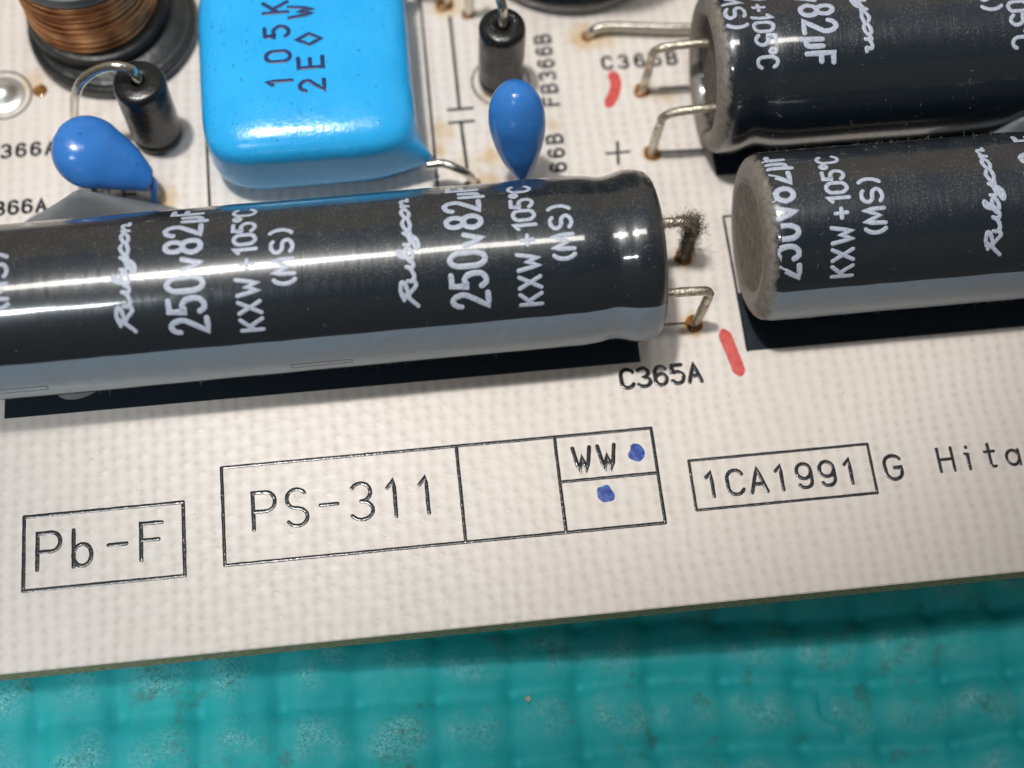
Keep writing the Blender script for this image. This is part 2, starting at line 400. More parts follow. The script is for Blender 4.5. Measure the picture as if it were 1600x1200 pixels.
BRAND = [  # slanted script lettering, one stroke list in a 1-high box, already spaced
 [(.0, -.05), (.16, .45), (.30, .98)], [(.12, .86), (.34, 1.0), (.55, .92), (.52, .68), (.30, .52), (.18, .5)], [(.26, .52), (.42, .2), (.55, -.02), (.68, .12)],
 [(.62, .5), (.64, .12), (.76, .02), (.92, .2), (.98, .5)], [(.98, .5), (.98, .12), (1.08, .03), (1.16, .15)],
 [(1.12, .2), (1.26, .6), (1.36, 1.0), (1.24, .95), (1.2, .5), (1.2, .12), (1.32, .02), (1.46, .2), (1.44, .45), (1.3, .48), (1.22, .3)],
 [(1.56, .5), (1.56, .2), (1.66, .08), (1.82, .25), (1.88, .5)], [(1.88, .5), (1.84, .05), (1.72, -.35), (1.52, -.42), (1.50, -.25), (1.72, -.05), (2.0, .12)],
 [(2.26, .42), (2.12, .5), (1.98, .3), (2.02, .08), (2.18, .02), (2.32, .14)],
 [(2.50, .5), (2.36, .32), (2.42, .05), (2.58, .04), (2.68, .26), (2.58, .48), (2.48, .5)],
 [(2.68, .3), (2.80, .46), (2.80, .02)], [(2.82, .32), (2.96, .5), (3.04, .4), (3.04, .05), (3.14, .04)],
]
def ribbon(strokes, hw, ht, fmap, smooth=True):
    """strokes in plan mm -> raised rounded ribbons; fmap(u, v, h) -> 3-D point"""
    V, Fc = [], []
    prof = [(-1, 0.05), (-.86, .6), (-.55, .97), (0, 1), (.55, .97), (.86, .6), (1, 0.05)]
    m = len(prof)
    for si, st in enumerate(strokes):
        p = []
        for q in st:
            q = Vector(q)
            if not p or (q - p[-1]).length > hw * 0.15: p.append(q)
        if len(p) < 2: continue
        # refine long runs so they wrap round curves
        r = [p[0]]
        for a, b in zip(p[:-1], p[1:]):
            k = max(1, int((b - a).length / 0.45))
            for j in range(1, k + 1): r.append(a.lerp(b, j / k))
        p = r
        hs = ht * (1 + 0.02 * si)
        closed = (p[0] - p[-1]).length < hw * .5
        dirs = []
        for i in range(len(p)):
            a = p[max(i - 1, 0)]; b = p[min(i + 1, len(p) - 1)]
            if closed and i in (0, len(p) - 1): a, b = p[-2], p[1]
            dirs.append((b - a).normalized())
        rows = []
        def row(c, d, sc, ext):
            nn = Vector((-d.y, d.x))
            c2 = c + d * ext
            idx = []
            for (x, h) in prof:
                q = c2 + nn * x * hw * sc * (1 + 0.22 * noise.noise(Vector((c2.x * 5, c2.y * 5, x * .8 + si))))
                idx.append(len(V)); V.append(fmap(q.x, q.y, h * hs * (0.35 + 0.65 * sc)))
            rows.append(idx)
        if not closed:
            for a in (80, 50, 25): row(p[0], dirs[0], math.cos(R(a)), -hw * math.sin(R(a)))
        for i, c in enumerate(p):
            k = 1.0
            if 0 < i < len(p) - 1:
                dd = (p[i] - p[i - 1]).normalized().dot((p[i + 1] - p[i]).normalized())
                k = min(1.6, 1 / max(0.5, math.sqrt(max(0.05, (1 + dd) / 2))))
            row(c, dirs[i], k if k < 1.5 else 1.5, 0)
        if not closed:
            for a in (25, 50, 80): row(p[-1], dirs[-1], math.cos(R(a)), hw * math.sin(R(a)))
        for a, b in zip(rows[:-1], rows[1:]):
            for k in range(m - 1): Fc.append((a[k], b[k], b[k + 1], a[k + 1]))
    return V, Fc
def layout(text, height, pitch, widthscale=1.0, slant=0.0, jit=0.0):
    out = []
    for i, ch in enumerate(text):
        if ch == ' ': continue
        for st in G[ch]:
            out.append([(i * pitch + (x * widthscale + y * slant) * height, y * height) for x, y in st])
    return out

# ================================================================== THE MAT AND TABLE
MATSLOPE = []
def mat_level(x, y):
    t = min(1, max(0, (x + 42) / 75)); t = t * t * (3 - 2 * t)
    return -4.8 - 9.0 * t + 0.10 * (min(y, -19) + 20)
GA, GB = P(1276, 1083, -13).xy, P(1328, 1150, -13).xy
def gash(x, y):
    if not (15 < x < 32 and -40 < y < -18): return 0
    q = Vector((x + .4 * math.sin(y * 2.2), y)); d = GB - GA; k = max(0, min(1, (q - GA).dot(d) / d.dot(d)))
    return math.exp(-((q - GA - d * k).length / .3) ** 2)
def mat_height(x, y):
    x2 = x + 0.5 * noise.noise(Vector((x * .06, y * .06, 3))) * 2
    y2 = y + 0.5 * noise.noise(Vector((x * .06, y * .06, 9))) * 2 + 0.03 * x
    px_, py_ = 5.75, 5.2
    u = abs(((x2 + 1.9) / px_) % 1 - .5) * px_          # distance from cell centre
    v = abs(((y2 + 0.9) / py_) % 1 - .5) * py_
    gx = math.exp(-((px_ / 2 - u) / 0.75) ** 2); gy = math.exp(-((py_ / 2 - v) / 0.85) ** 2)
    dome = (1 - (2 * u / px_) ** 2) * (1 - (2 * v / py_) ** 2)
    t = min(1, max(0, (x + 40) / 60)); rowa = 1 - (2 * v / py_) ** 2
    h = 0.30 * dome + (0.08 + 0.42 * t) * rowa - 0.16 * gx - 0.05 * gy - (0.45 + .3 * t) * gx * gy - 0.3 * t
    h -= 0.7 * gash(x, y)
    h += 0.35 * noise.noise(Vector((x * .22, y * .22, 14)))
    h += 0.18 * noise.noise(Vector((x * .5, y * .5, 1))) + 0.07 * noise.noise(Vector((x * 1.6, y * 1.6, 5)))
    return mat_level(x, y) + h
m_mat = mat("teal_mat_rubber", (0.018, 0.30, 0.31), 0.42)
n = NB(m_mat)
c_ = n.mix(n.ramp(n.noise(0.16, 4), 0.3, 0.7), (0.006, 0.38, 0.42), (0.012, 0.44, 0.455))
so = n.n('SeparateXYZ'); n.l(n.obj(), so.inputs[0])
vc = n.n('Attribute'); vc.attribute_name = 'rub'; vc.attribute_type = 'GEOMETRY'
scuff = n.math('MULTIPLY', n.ramp(vc.outputs['Fac'], 0.40, 0.75), n.ramp(n.noise(0.35, 4, 0.6), 0.40, 0.58))
c_ = n.mix(n.math('MULTIPLY', n.math('MULTIPLY', scuff, n.math('ADD', 0.35, n.ramp(n.noise(3.0, 4, 0.7), 0.45, 0.7))), 0.5), c_, (0.22, 0.60, 0.62))
dirt = n.math('MULTIPLY', n.ramp(n.noise(0.33, 5, 0.7), 0.57, 0.70), 0.6)
c_ = n.mix(dirt, c_, (0.06, 0.10, 0.07))
n.l(c_, n.b.inputs['Base Color'])
n.l(n.math('MULTIPLY_ADD', n.noise(2.5, 3), -0.3, 0.66), n.b.inputs['Roughness'])
bb = n.bump(n.noise(2.2, 6, 0.75), 0.3, 0.2)
n.bump(n.math('MULTIPLY', n.ramp(n.noise(4.5, 4, 0.8), 0.5, 0.7), scuff), 0.6, 0.05, bb)
spk_ = n.ramp(n.noise(3.4, 3, 0.6), 0.56, 0.62)
n.bump(n.math('MULTIPLY', spk_, scuff), 0.8, 0.06, n.b.inputs['Normal'].links[0].from_socket)
n.l(n.math('MULTIPLY_ADD', scuff, -0.42, 0.66), n.b.inputs['Roughness'])
NX, NY = 420, 300
X0, X1, Y0, Y1 = -85.0, 85.0, -62.0, 48.0
xs = [X0 + (X1 - X0) * i / NX for i in range(NX + 1)]; ys = [Y0 + (Y1 - Y0) * j / NY for j in range(NY + 1)]
mv, mf, rub = [], [], []
for y in ys:
    for x in xs:
        z = mat_height(x, y); mv.append((x, y, z)); rub.append(min(1, max(0, (z - mat_level(x, y) + .35) / 1.0)))
for j in range(NY):
    for i in range(NX):
        a = j * (NX + 1) + i; mf.append((a, a + 1, a + NX + 2, a + NX + 1))
base = len(mv)
ring = [i for i in range(NX + 1)] + [j * (NX + 1) + NX for j in range(1, NY + 1)] + [NY * (NX + 1) + i for i in range(NX - 1, -1, -1)] + [j * (NX + 1) for j in range(NY - 1, 0, -1)]
for i in ring: mv.append((mv[i][0], mv[i][1], mv[i][2] - 3.0))
for k in range(len(ring)):
    k2 = (k + 1) % len(ring); mf.append((ring[k2], ring[k], base + k, base + k2))
matob = mesh("rubber_mat", mv, mf, m_mat)
at = matob.data.attributes.new('rub', 'FLOAT', 'POINT')
at.data.foreach_set('value', rub + [0.0] * len(ring))
matob['label'] = "teal cushioned rubber mat of soft square cells lying under the board"
matob['category'] = "mat"
m_table = mat("grey_table", (0.22, 0.21, 0.20), 0.6)
v, f = box(-500, 500, -400, 500, -50, -26)
tb = mesh("tabletop", v, f, m_table, smooth=False); tb['kind'] = 'structure'

# ================================================================== THE CIRCUIT BOARD
BX0, BX1, BY0, BY1 = -66.0, 70.0, -18.22, 46.0
board = thing("circuit_board", "cream woven circuit board printed PS-311, lying on the teal mat", "circuit board", (0, BY0, 0))
bv, bf, bi = [], [], []
prof = [(0.0, -2.1), (0.0, -0.08), (0.09, 0.0)]
cs = [(BX0, BY0), (BX1, BY0), (BX1, BY1), (BX0, BY1)]
sg = [(1, 1), (-1, 1), (-1, -1), (1, -1)]
for d_, z in prof:
    for (x, y), (sx_, sy_) in zip(cs, sg): bv.append((x + sx_ * d_, y + sy_ * d_, z))
for r_ in range(2):
    for k in range(4):
        bf.append((r_ * 4 + k, r_ * 4 + (k + 1) % 4, r_ * 4 + 4 + (k + 1) % 4, r_ * 4 + 4 + k)); bi.append(1 if r_ == 0 else 0)
bf.append((8, 9, 10, 11)); bi.append(0); bf.append((3, 2, 1, 0)); bi.append(1)
lam = mesh("laminate", rel(bv, board), bf, [m_board, m_edge], board, smooth=False, midx=bi)
# the texture is laid out from the board's own origin
lam.data.transform(Matrix.Translation(board.location)); lam.location = -board.location
INK = 0.03
def flat(u, v, h): return Vector((u, v, h))
def on_board(name, strokes, hw=0.115, ht=INK, m=None, label=None):
    V, Fc = ribbon(strokes, hw * 1.18, ht, flat)
    o = mesh(name, rel(V, board), Fc, m or m_ink, board)
    if label: o['label'] = label
    return o
def lines(segs, hw=0.115, label=None, name="printed_outline"):
    return on_board(name, [[tuple(P(*a).xy), tuple(P(*b).xy)] for a, b in segs], hw, label=label)
def words(text, p0, p1, hpx, nch, hw=0.12, ws=1.0, label=None, rot=False):
    """text whose first glyph starts at pixel p0 and whose last glyph starts at p1"""
    a = P(*p0); b = P(*p1)
    d_ = (b - a); pitch = d_.length / (nch - 1) if nch > 1 else 2.2
    u = Vector((0, 1)) if rot else Vector((1, 0))
    w = Vector((-1, 0)) if rot else Vector((0, 1))
    o_ = a.xy
    st = layout(text, hpx, pitch, ws)
    st = [[tuple(o_ + u * q[0] + w * q[1]) for q in s_] for s_ in st]
    return on_board("printed_text", st, hw, label=label)
def rect(x0, x1, y0, y1, hw=0.12, label=None, extra=()):
    st = [[(x0, y0), (x1, y0)], [(x1, y0), (x1, y1)], [(x1, y1), (x0, y1)], [(x0, y1), (x0, y0)]] + list(extra)
    return on_board("printed_outline", st, hw, label=label)
def bx(px, py): q = P(px, py); return q.x, q.y
# lead-free box
x0, y1 = bx(38, 808); x1, y0 = bx(289, 900)
rect(x0, x1, bx(35, 924)[1], y1, label="outline box round the lettering Pb-F")
words("Pb-F", (58, 891), (221, 876), 2.72, 4, 0.13)
# model box
x0, y1 = bx(346, 731); y0 = bx(347, 884)[1]; x1 = bx(1028, 740)[0]
xm1 = bx(720, 768)[0]; xm2 = bx(875, 754)[0]; ym = bx(950, 746)[1]
rect(x0, x1, y0, y1, 0.11, "outline box divided into cells, around PS-311", extra=[[(xm1, y0), (xm1, y1)], [(xm2, y0), (xm2, y1)], [(xm2, ym), (x1, ym)]])
words("PS-311", (397, 828), (652, 802), 2.8, 6, 0.125, 0.95)
words("WW", (899, 738), (938, 734), 1.88, 2, 0.135, 1.08)
# code box
x0, y1 = bx(1076, 720); x1, y0 = bx(1371, 770)
rect(x0, x1, y0, y1, 0.095, "outline box round the lettering 1CA1991")
words("1CA1991", (1103, 777), (1320, 757), 1.88, 7, 0.12, 1.05)
words("G", (1386, 750), (1400, 750), 1.85, 1, 0.12, 1.15)
words("Hitachi", (1471, 737), (1575, 727), 1.8, 4, 0.105, 1.05)
# designators
words("C365A", (972, 607), (1078, 599), 1.5, 5, 0.14, 1.05)
words("C365B", (943, 108), (1045, 103), 1.16, 5, 0.125, 1.05)
words("FB366B", (873, 163), (859, 66), 1.22, 6, 0.12, 1.0, rot=True)
words("C366B", (891, 312), (881, 222), 1.22, 5, 0.12, 1.0, rot=True)
words("FB366A", (-44, 250), (72, 241), 1.12, 6, 0.12, 1.05)
words("C366A", (-30, 338), (57, 331), 1.12, 5, 0.12, 1.05)
lines([((948, 240), (983, 237)), ((965, 222), (966, 256))], 0.1, name="printed_plus_sign")
lines([((1030, 138), (1074, 135))], 0.1, name="printed_minus_sign")
lines([((1030, 237), (1100, 234))], 0.09); lines([((1030, 508), (1072, 505))], 0.09)
lines([((656, -8), (684, 292))], 0.10); lines([((322, 200), (328, 330))], 0.10)
lines([((703, 27), (718, 170)), ((700, 172), (738, 169)), ((702, 192), (740, 189)), ((720, 190), (730, 264))], 0.115, name="printed_capacitor_symbol")
lines([((169, 284), (170, 300)), ((192, 280), (194, 322)), ((194, 304), (212, 303))], 0.09, name="printed_capacitor_symbol")
# circle printed round the small bead and round the eyelet
def ringst(c, r_, a0=0, a1=360): return [[(c[0] + r_ * math.cos(R(a)), c[1] + r_ * math.sin(R(a))) for a in range(a0, a1 + 1, 10)]]
BEAD2 = (1.95, 26.9); BEAD1 = (-26.15, 24.3); EYE = (-38.55, 29.2)
on_board("printed_circle", ringst(BEAD2, 2.35), 0.07)
on_board("printed_circle", ringst(EYE, 2.25), 0.07)
# solid black bands under the capacitors
def slab(x0, x1, y0, y1, label):
    v, f = box(x0, x1, y0, y1, 0.0035, 0.035)
    o = mesh("printed_black_band", rel(v, board), f, m_solid, board, smooth=False); o['label'] = label
slab(-37.9, 10.0, 0.86, 5.6, "solid black band under the front capacitor")
slab(18.42, 60, 0.96, 5.9, "solid black band under the right capacitor")
slab(18.35, 60, 16.4, 20.2, "solid black band under the rear capacitor")
on_board("printed_outline", [[(18.35, 1.0), (18.35, 12.7)], [(18.35, 12.7), (19.8, 12.7)]], 0.09)
# marker pen strokes
def stroke(name, pts, hw, m, label, wig=0.12):
    pp = catmull([P(*q) for q in pts], 8)
    V, Fc = [], []
    for i, p in enumerate(pp):
        t = (pp[min(i + 1, len(pp) - 1)] - pp[max(0, i - 1)]).normalized(); nn = Vector((-t.y, t.x, 0))
        e_ = min(1, math.sqrt(max(0.05, min(i, len(pp) - 1 - i) / (len(pp) * .12))))
        for s_ in (-1, -.5, 0, .5, 1):
            w_ = hw * e_ * (1 + wig * noise.noise(Vector((i * .35, s_ * 3, hw))))
            V.append(p + nn * s_ * w_ + Vector((0, 0, 0.006 + 0.012 * (1 - s_ * s_))))
    for i in range(len(pp) - 1):
        for k in range(4): Fc.append((i * 5 + k, i * 5 + k + 1, i * 5 + k + 6, i * 5 + k + 5))
    o = mesh(name, rel(V, board), Fc, m, board); o['label'] = label
stroke("marker_stroke", [(955, 111), (962, 130), (958, 150), (948, 168)], 0.47, m_red, "red marker stroke below the lettering C365B")
stroke("marker_stroke", [(1129, 514), (1139, 540), (1150, 566), (1158, 588)], 0.5, m_red, "red marker stroke to the right of C365A")
def blot(px, py, r_, label, seed):
    c = P(px, py); V = [c + Vector((0, 0, .03))]; N_ = 28
    for k in range(N_):
        a = 2 * math.pi * k / N_; rr = r_ * (1 + .34 * noise.noise(Vector((math.cos(a) * 1.2, math.sin(a) * 1.2, seed))))
        V.append(c + Vector((rr * math.cos(a) * .95, rr * math.sin(a) * 1.08, 0.008)))
    o = mesh("pen_dot", rel(V, board), [(0, 1 + k, 1 + (k + 1) % N_) for k in range(N_)], m_pen, board); o['label'] = label
blot(995, 707, 0.66, "blue pen dot beside WW", 1.0); blot(945, 773, 0.66, "blue pen dot in the cell below WW", 4.4)
# flux collars where leads enter the board
def collar(x, y, r_=0.55, h=0.22):
    prof_ = [(0.004, r_), (h * .3, r_ * .93), (h * .75, r_ * .7), (h, r_ * .4), (h * 1.02, 0.01)]
    sd = random.random() * 9
    v, f = lathe(prof_, 20, centre=(x, y, 0), wob=lambda hh_, a, rr: rr * 0.28 * noise.noise(Vector((math.cos(a) * 1.3, math.sin(a) * 1.3, sd))))
    mesh("flux_residue", rel(v, board), f, m_flux, board)
# eyelet rivet at the left
v, f = lathe(smoothprof([(0.02, 1.75), (0.12, 1.7), (0.2, 1.45), (0.35, 1.1), (0.75, .55), (0.9, 0.01)], 4), 40, centre=(EYE[0], EYE[1], 0))
mesh("solder_joint", rel(v, board), f, m_solder, board)
collar(-35.6, 29.4, .6, .1)

# ================================================================== ELECTROLYTIC CAPACITORS
RAD = 6.28
LEAD_END = [(0.95, 4.35), (0.25, 4.55), (0.02, 4.95), (0.06, 5.45), (0.35, 5.98), (0.9, 6.28), (1.5, 6.38), (2.2, 6.33), (2.9, 6.14), (3.5, 6.02), (4.1, 6.04), (4.9, 6.19), (6.0, 6.28)]
FLAT_END = [(0.16, 4.0), (0.10, 4.3), (0.0, 4.7), (0.05, 5.2), (0.28, 5.75), (0.65, 6.1), (1.1, 6.25), (1.5, 6.28)]
class Cap:
    def __init__(s, name, label, x0, x1, yc, yaw, left, right, group):
        s.x0, s.x1 = x0, x1
        s.o = thing(name, label, "capacitor", (0.5 * (x0 + x1), yc, 0), yaw, group)
        s.M = Matrix.Translation(s.o.location) @ Matrix.Rotation(yaw, 4, 'Z'); s.MI = s.M.inverted()
        s.h = 0.5 * (x1 - x0)
        L = smoothprof(left, 4); Rr = smoothprof(right, 4)
        s.prof = [(-s.h + a, r_) for a, r_ in L]
        k = int((2 * s.h - 14) / 1.2)
        s.prof += [(-s.h + L[-1][0] + (2 * s.h - L[-1][0] - Rr[-1][0]) * i / k, RAD) for i in range(1, k)]
        s.prof += [(s.h - a, r_) for a, r_ in reversed(Rr)]
        v, f = lathe(s.prof, 120, 'X', (0, 0, RAD), wob=s.wob)
        s.sleeve = mesh("sleeve", v, f, m_sleeve_d if x0 > 0 else m_sleeve, s.o)
    def wob(s, h, a, r_):
        return 0.03 * noise.noise(Vector((h * .35, math.cos(a) * 1.5, math.sin(a) * 1.5 + s.x0)))
    def rad(s, u):
        pr = s.prof
        for a, b in zip(pr[:-1], pr[1:]):
            if a[0] <= u <= b[0] and b[0] > a[0]: return a[1] + (b[1] - a[1]) * (u - a[0]) / (b[0] - a[0])
        return RAD
    def pt(s, u, th, h=0.0):
        """local point at axial u, angle th (0 = away from the viewer, 90 = top, 180 = towards)"""
        r_ = s.rad(u); r_ += s.wob(u, th, r_) + h
        return Vector((u, r_ * math.cos(th), RAD + r_ * math.sin(th)))
    def hit(s, px, py):
        d = RM @ Vector(((px - 800) / F, (600 - py) / F, -1))
        o_ = s.MI @ CAM; d_ = s.MI.to_3x3() @ d
        oy, oz, dy, dz = o_.y, o_.z - RAD, d_.y, d_.z
        A = dy * dy + dz * dz; B = oy * dy + oz * dz; C_ = oy * oy + oz * oz - RAD * RAD
        q = B * B - A * C_
        t = (-B - math.sqrt(max(0, q))) / A
        p = o_ + d_ * t
        return p.x, math.atan2(p.z - RAD, p.y)
    def text(s, strokes, u0, th0, hw, flip=False, label=None, name="printed_text"):
        """strokes: x runs along the girth, y is the letter height along the axis"""
        sg_ = -1 if flip else 1
        def fm(a, b, h): return s.pt(u0 - sg_ * b, th0 - sg_ * a / RAD, 0.004 + h)
        V, Fc = ribbon(strokes, hw, 0.022, fm)
        if s is globals().get('c2'): Fc = [q for q in Fc if min(V[i].x for i in q) > -s.h + 0.7 + 0.25 * noise.noise(V[q[0]] * 2)]
        if not Fc: return None
        used = sorted({i for q in Fc for i in q}); mp_ = {a: b for b, a in enumerate(used)}
        V = [V[i] for i in used]; Fc = [tuple(mp_[i] for i in q) for q in Fc]
        o = mesh(name, V, Fc, m_print, s.sleeve)
        if label: o['label'] = label
        return o
    def block(s, us, ths, flip=False):
        """the four printed lines; us/ths: axial baseline and start angle of each"""
        wv_ = lambda st: [[(x + 0.03 * noise.noise(Vector((x * 2, y * 2, u_ * .1))), y + 0.05 * noise.noise(Vector((x * 1.3, y, 7)))) for x, y in q] for q in st]
        for (kind, u_, th) in zip(('brand', 'value', 'type', 'ms'), us, ths):
            if u_ is None: continue
            if kind == 'brand':
                st = [[(q.x, q.y) for q in catmull([Vector((x * 2.75 + y * 0.2, y * 1.05, 0)) for x, y in q_], 4)] for q_ in BRAND]
                s.text(wv_(st), u_, th, 0.145, flip)
            elif kind == 'value':
                hgt = 2.45; pitch = 1.46
                st = []
                xx = 0
                for ch in "250V82uF":
                    wsc = 0.68; hh_ = hgt; 
                    if ch == 'V': hh_ = 1.8; wsc = .9
                    if ch == 'u': hh_ = 1.8; wsc = .75
                    if ch == 'F': hh_ = 2.0; wsc = .65
                    for g in G[ch]: st.append([(xx + x * hh_ * wsc, y * hh_) for x, y in g])
                    xx += {'V': 1.35, 'u': 1.15}.get(ch, 1.45)
                s.text(wv_(st), u_, th, 0.195, flip)
            elif kind == 'type':
                st = []; xx = 0
                for ch in "KXW+105dC":
                    wsc = {'W': 1.0}.get(ch, .78)
                    for g in G[ch]: st.append([(xx + x * 1.8 * wsc, y * 1.5) for x, y in g])
                    xx += {'W': 1.75, '+': 1.05, 'K': 1.25, 'X': 1.25, '1': .85, 'd': .6}.get(ch, 1.12)
                s.text(wv_(st), u_, th, 0.145, flip)
            else:
                st = []; xx = 0
                for ch in "(MS)":
                    for g in G[ch]: st.append([(xx + x * 1.85 * .95, y * 1.5) for x, y in g])
                    xx += {'(': .85, 'M': 1.5, 'S': 1.15}.get(ch, 1)
                s.text(wv_(st), u_, th, 0.15, flip)
    def stripe(s, th0, th1, marks=()):
        V, Fc = [], []
        us = [q[0] for q in s.prof]; K = 22; rows = []
        for i, (u, r_) in enumerate(s.prof):
            if r_ < 4.9: continue
            w_ = 0.012 * noise.noise(Vector((u * .9, 1, s.x0)))
            rows.append([len(V) + k for k in range(K + 1)])
            for k in range(K + 1):
                th = th0 + w_ + (th1 - th0) * k / K
                rr = r_ + s.wob(u, th, r_) + 0.012
                a_ = (0.012 if u > 0 else -0.012) if abs(abs(u) - s.h) < 0.9 else 0
                V.append(Vector((u + a_, rr * math.cos(th), RAD + rr * math.sin(th))))
        for a, b in zip(rows[:-1], rows[1:]):
            for k in range(K): Fc.append((a[k], a[k + 1], b[k + 1], b[k]))
        o = mesh("negative_stripe", V, Fc, m_stripe_d if s.x0 > 0 else m_stripe, s.sleeve)
        for (u, th) in marks:
            st = [[(0, 0), (4.3, 0)], [(4.3, 0), (4.3, .55)], [(4.3, .55), (0, .55)], [(0, .55), (0, 0)]]
            V, Fc = ribbon(st, 0.06, 0.012, lambda a, b, h: s.pt(u + a, th + b / RAD, 0.014 + h))
            mesh("minus_mark", V, Fc, m_mark, s.sleeve)
    def end(s, side, name, m, r_, depth, groove=False):
        sgn = 1 if side > 0 else -1
        pr = [(depth, 0.01), (depth - .02, r_ * .35), (depth + .02, r_ * .6), (depth - .03, r_ * .9), (depth + .02, r_ + .12)]
        if groove: pr = [(depth, 0.01), (depth - .08, r_ * .5), (depth - .12, r_ * .74), (depth + .25, r_ * .78), (depth + .25, r_ * .81), (depth - .15, r_ * .85), (depth - .1, r_ + .3)]
        pr = dense(pr, .35)
        v, f = lathe([(sgn * (s.h - a), q) for a, q in pr], 72, 'X', (0, 0, RAD), wob=lambda h, a, q: 0.03 * noise.noise(Vector((q, math.cos(a) * 2, math.sin(a) * 2))))
        return mesh(name, v, f, m, s.o)
    def lead(s, pts, r_=0.3, m=None):
        v, f = tube([s.MI @ Vector(p) for p in pts], r_, 12, rough=0.12)
        return mesh("lead", v, f, m or m_oldtin, s.o)
GRP = "black electrolytic capacitors lying on the board"
c1 = Cap("electrolytic_capacitor", "long black capacitor in front, its crimped lead end beside the lettering C365A", -58.0, 11.2, 6.62, R(0.28), FLAT_END, LEAD_END, GRP)
c2 = Cap("electrolytic_capacitor", "black capacitor at the right whose dusty closed end faces the front capacitor", 18.25, 78.0, 7.43, 0.0, FLAT_END, LEAD_END, GRP)
c3 = Cap("electrolytic_capacitor", "black capacitor behind at the top right, lettering upside down, two leads at its near end", 17.2, 77.0, 22.1, 0.0, LEAD_END, FLAT_END, GRP)
# stripes
u_, ths = c1.hit(440, 532)
marks1 = []
for q in ((455, 570), (-25, 612)):
    hx, ht_ = c1.hit(*q); marks1.append((hx, ht_))
c1.stripe(ths % (2 * math.pi), ths % (2 * math.pi) + R(40), marks1)
u_, ths2 = c2.hit(1400, 441)
c2.stripe(ths2 % (2 * math.pi), ths2 % (2 * math.pi) + R(40))
# printed lines
def blk(c, pts, shift=0.0, flip=False, th_fix=None):
    us, th_ = [], []
    for p in pts:
        if p is None: us.append(None); th_.append(None); continue
        u, t = c.hit(*p); us.append(u + shift); th_.append(t)
    c.block(us, [t if t is None or t > -1 else t + 2 * math.pi for t in th_], flip)
PT1 = [(211, 518), (326, 517), (412, 514), (462, 446)]
blk(c1, PT1); blk(c1, PT1, 19.4); blk(c1, PT1, -19.4)
ub, tb_ = c2.hit(1561, 398); 
P2 = [(1561, 398), None, (1331, 430), (1385, 366)]
blk(c2, P2)
blk(c2, [None, (1248, 434), None, None])
blk(c2, [None, (1248, 434), (1331, 430), (1385, 366)], 19.4); blk(c2, [(1561, 398), None, None, None], 19.4)
# the rear capacitor reads the other way round
def endth(c, p, length):
    u, t = c.hit(*p); return u, t - length / RAD
for kx in (0.0, 19.4):
    us, th_ = [], []
    for p, ln in (((1354, 86), 8.9), ((1262, 103), 10.6), ((1186, 108), 9.9), ((1139, 52), 4.6)):
        u, t = c3.hit(*p); t = t if t > -1 else t + 2 * math.pi
        us.append(u + (kx)); th_.append(t - ln / RAD)
    # flip=True lets the text run towards the viewer with its letter tops to the right
    c3.block(us, th_, True)
# ends and leads
c1.end(1, "rubber_seal", m_rubber, 4.3, 0.9); c1.end(-1, "end_cap", m_dustend, 3.9, 0.3)
c2.end(-1, "end_cap", m_dustend, 3.95, 0.14)
c3.end(-1, "rubber_seal", m_rubber, 4.3, 0.9)
V, Fc = ribbon([[(4.25 * math.cos(R(a)), 4.25 * math.sin(R(a))) for a in range(-125, 48, 3)]], 0.055, 0.03, lambda y_, z_, h: Vector((-c2.h + .03 - h, y_, RAD + z_)))
mesh('seam_line', V, Fc, m_mark, c2.o)
h1, h2, h3, h4 = P(1066, 402), P(1085, 506), P(1005, 142), P(1018, 240)
def zl(y, x, z): return (x, y, z)
c1.lead([(10.9, h1.y, 6.1), (12.2, h1.y, 6.1), (14.1, h1.y, 6.0), (14.65, h1.y, 5.6), (14.75, h1.y, 4.8), (14.6, h1.y, 2), (h1.x, h1.y, -0.3)], 0.36)
c1.lead([(10.9, h2.y, 6.1), (12.2, h2.y, 6.1), (14.2, h2.y, 6.0), (14.85, h2.y, 5.6), (14.95, h2.y, 4.8), (14.8, h2.y, 2), (h2.x, h2.y, -0.3)], 0.36)
c3.lead([(18.3, h3.y, 6.2), (16.6, h3.y, 6.2), (14.6, h3.y, 6.0), (13.85, h3.y, 5.4), (13.75, h3.y, 4.4), (h3.x, h3.y, 1), (h3.x, h3.y, -0.3)], 0.36)
c3.lead([(18.3, h4.y, 6.2), (16.6, h4.y, 6.2), (14.6, h4.y, 6.0), (13.75, h4.y, 5.4), (13.6, h4.y, 4.4), (h4.x, h4.y, 1), (h4.x, h4.y, -0.3)], 0.36)
for h_ in (h1, h2, h3, h4): collar(h_.x, h_.y, 0.72, 0.25)

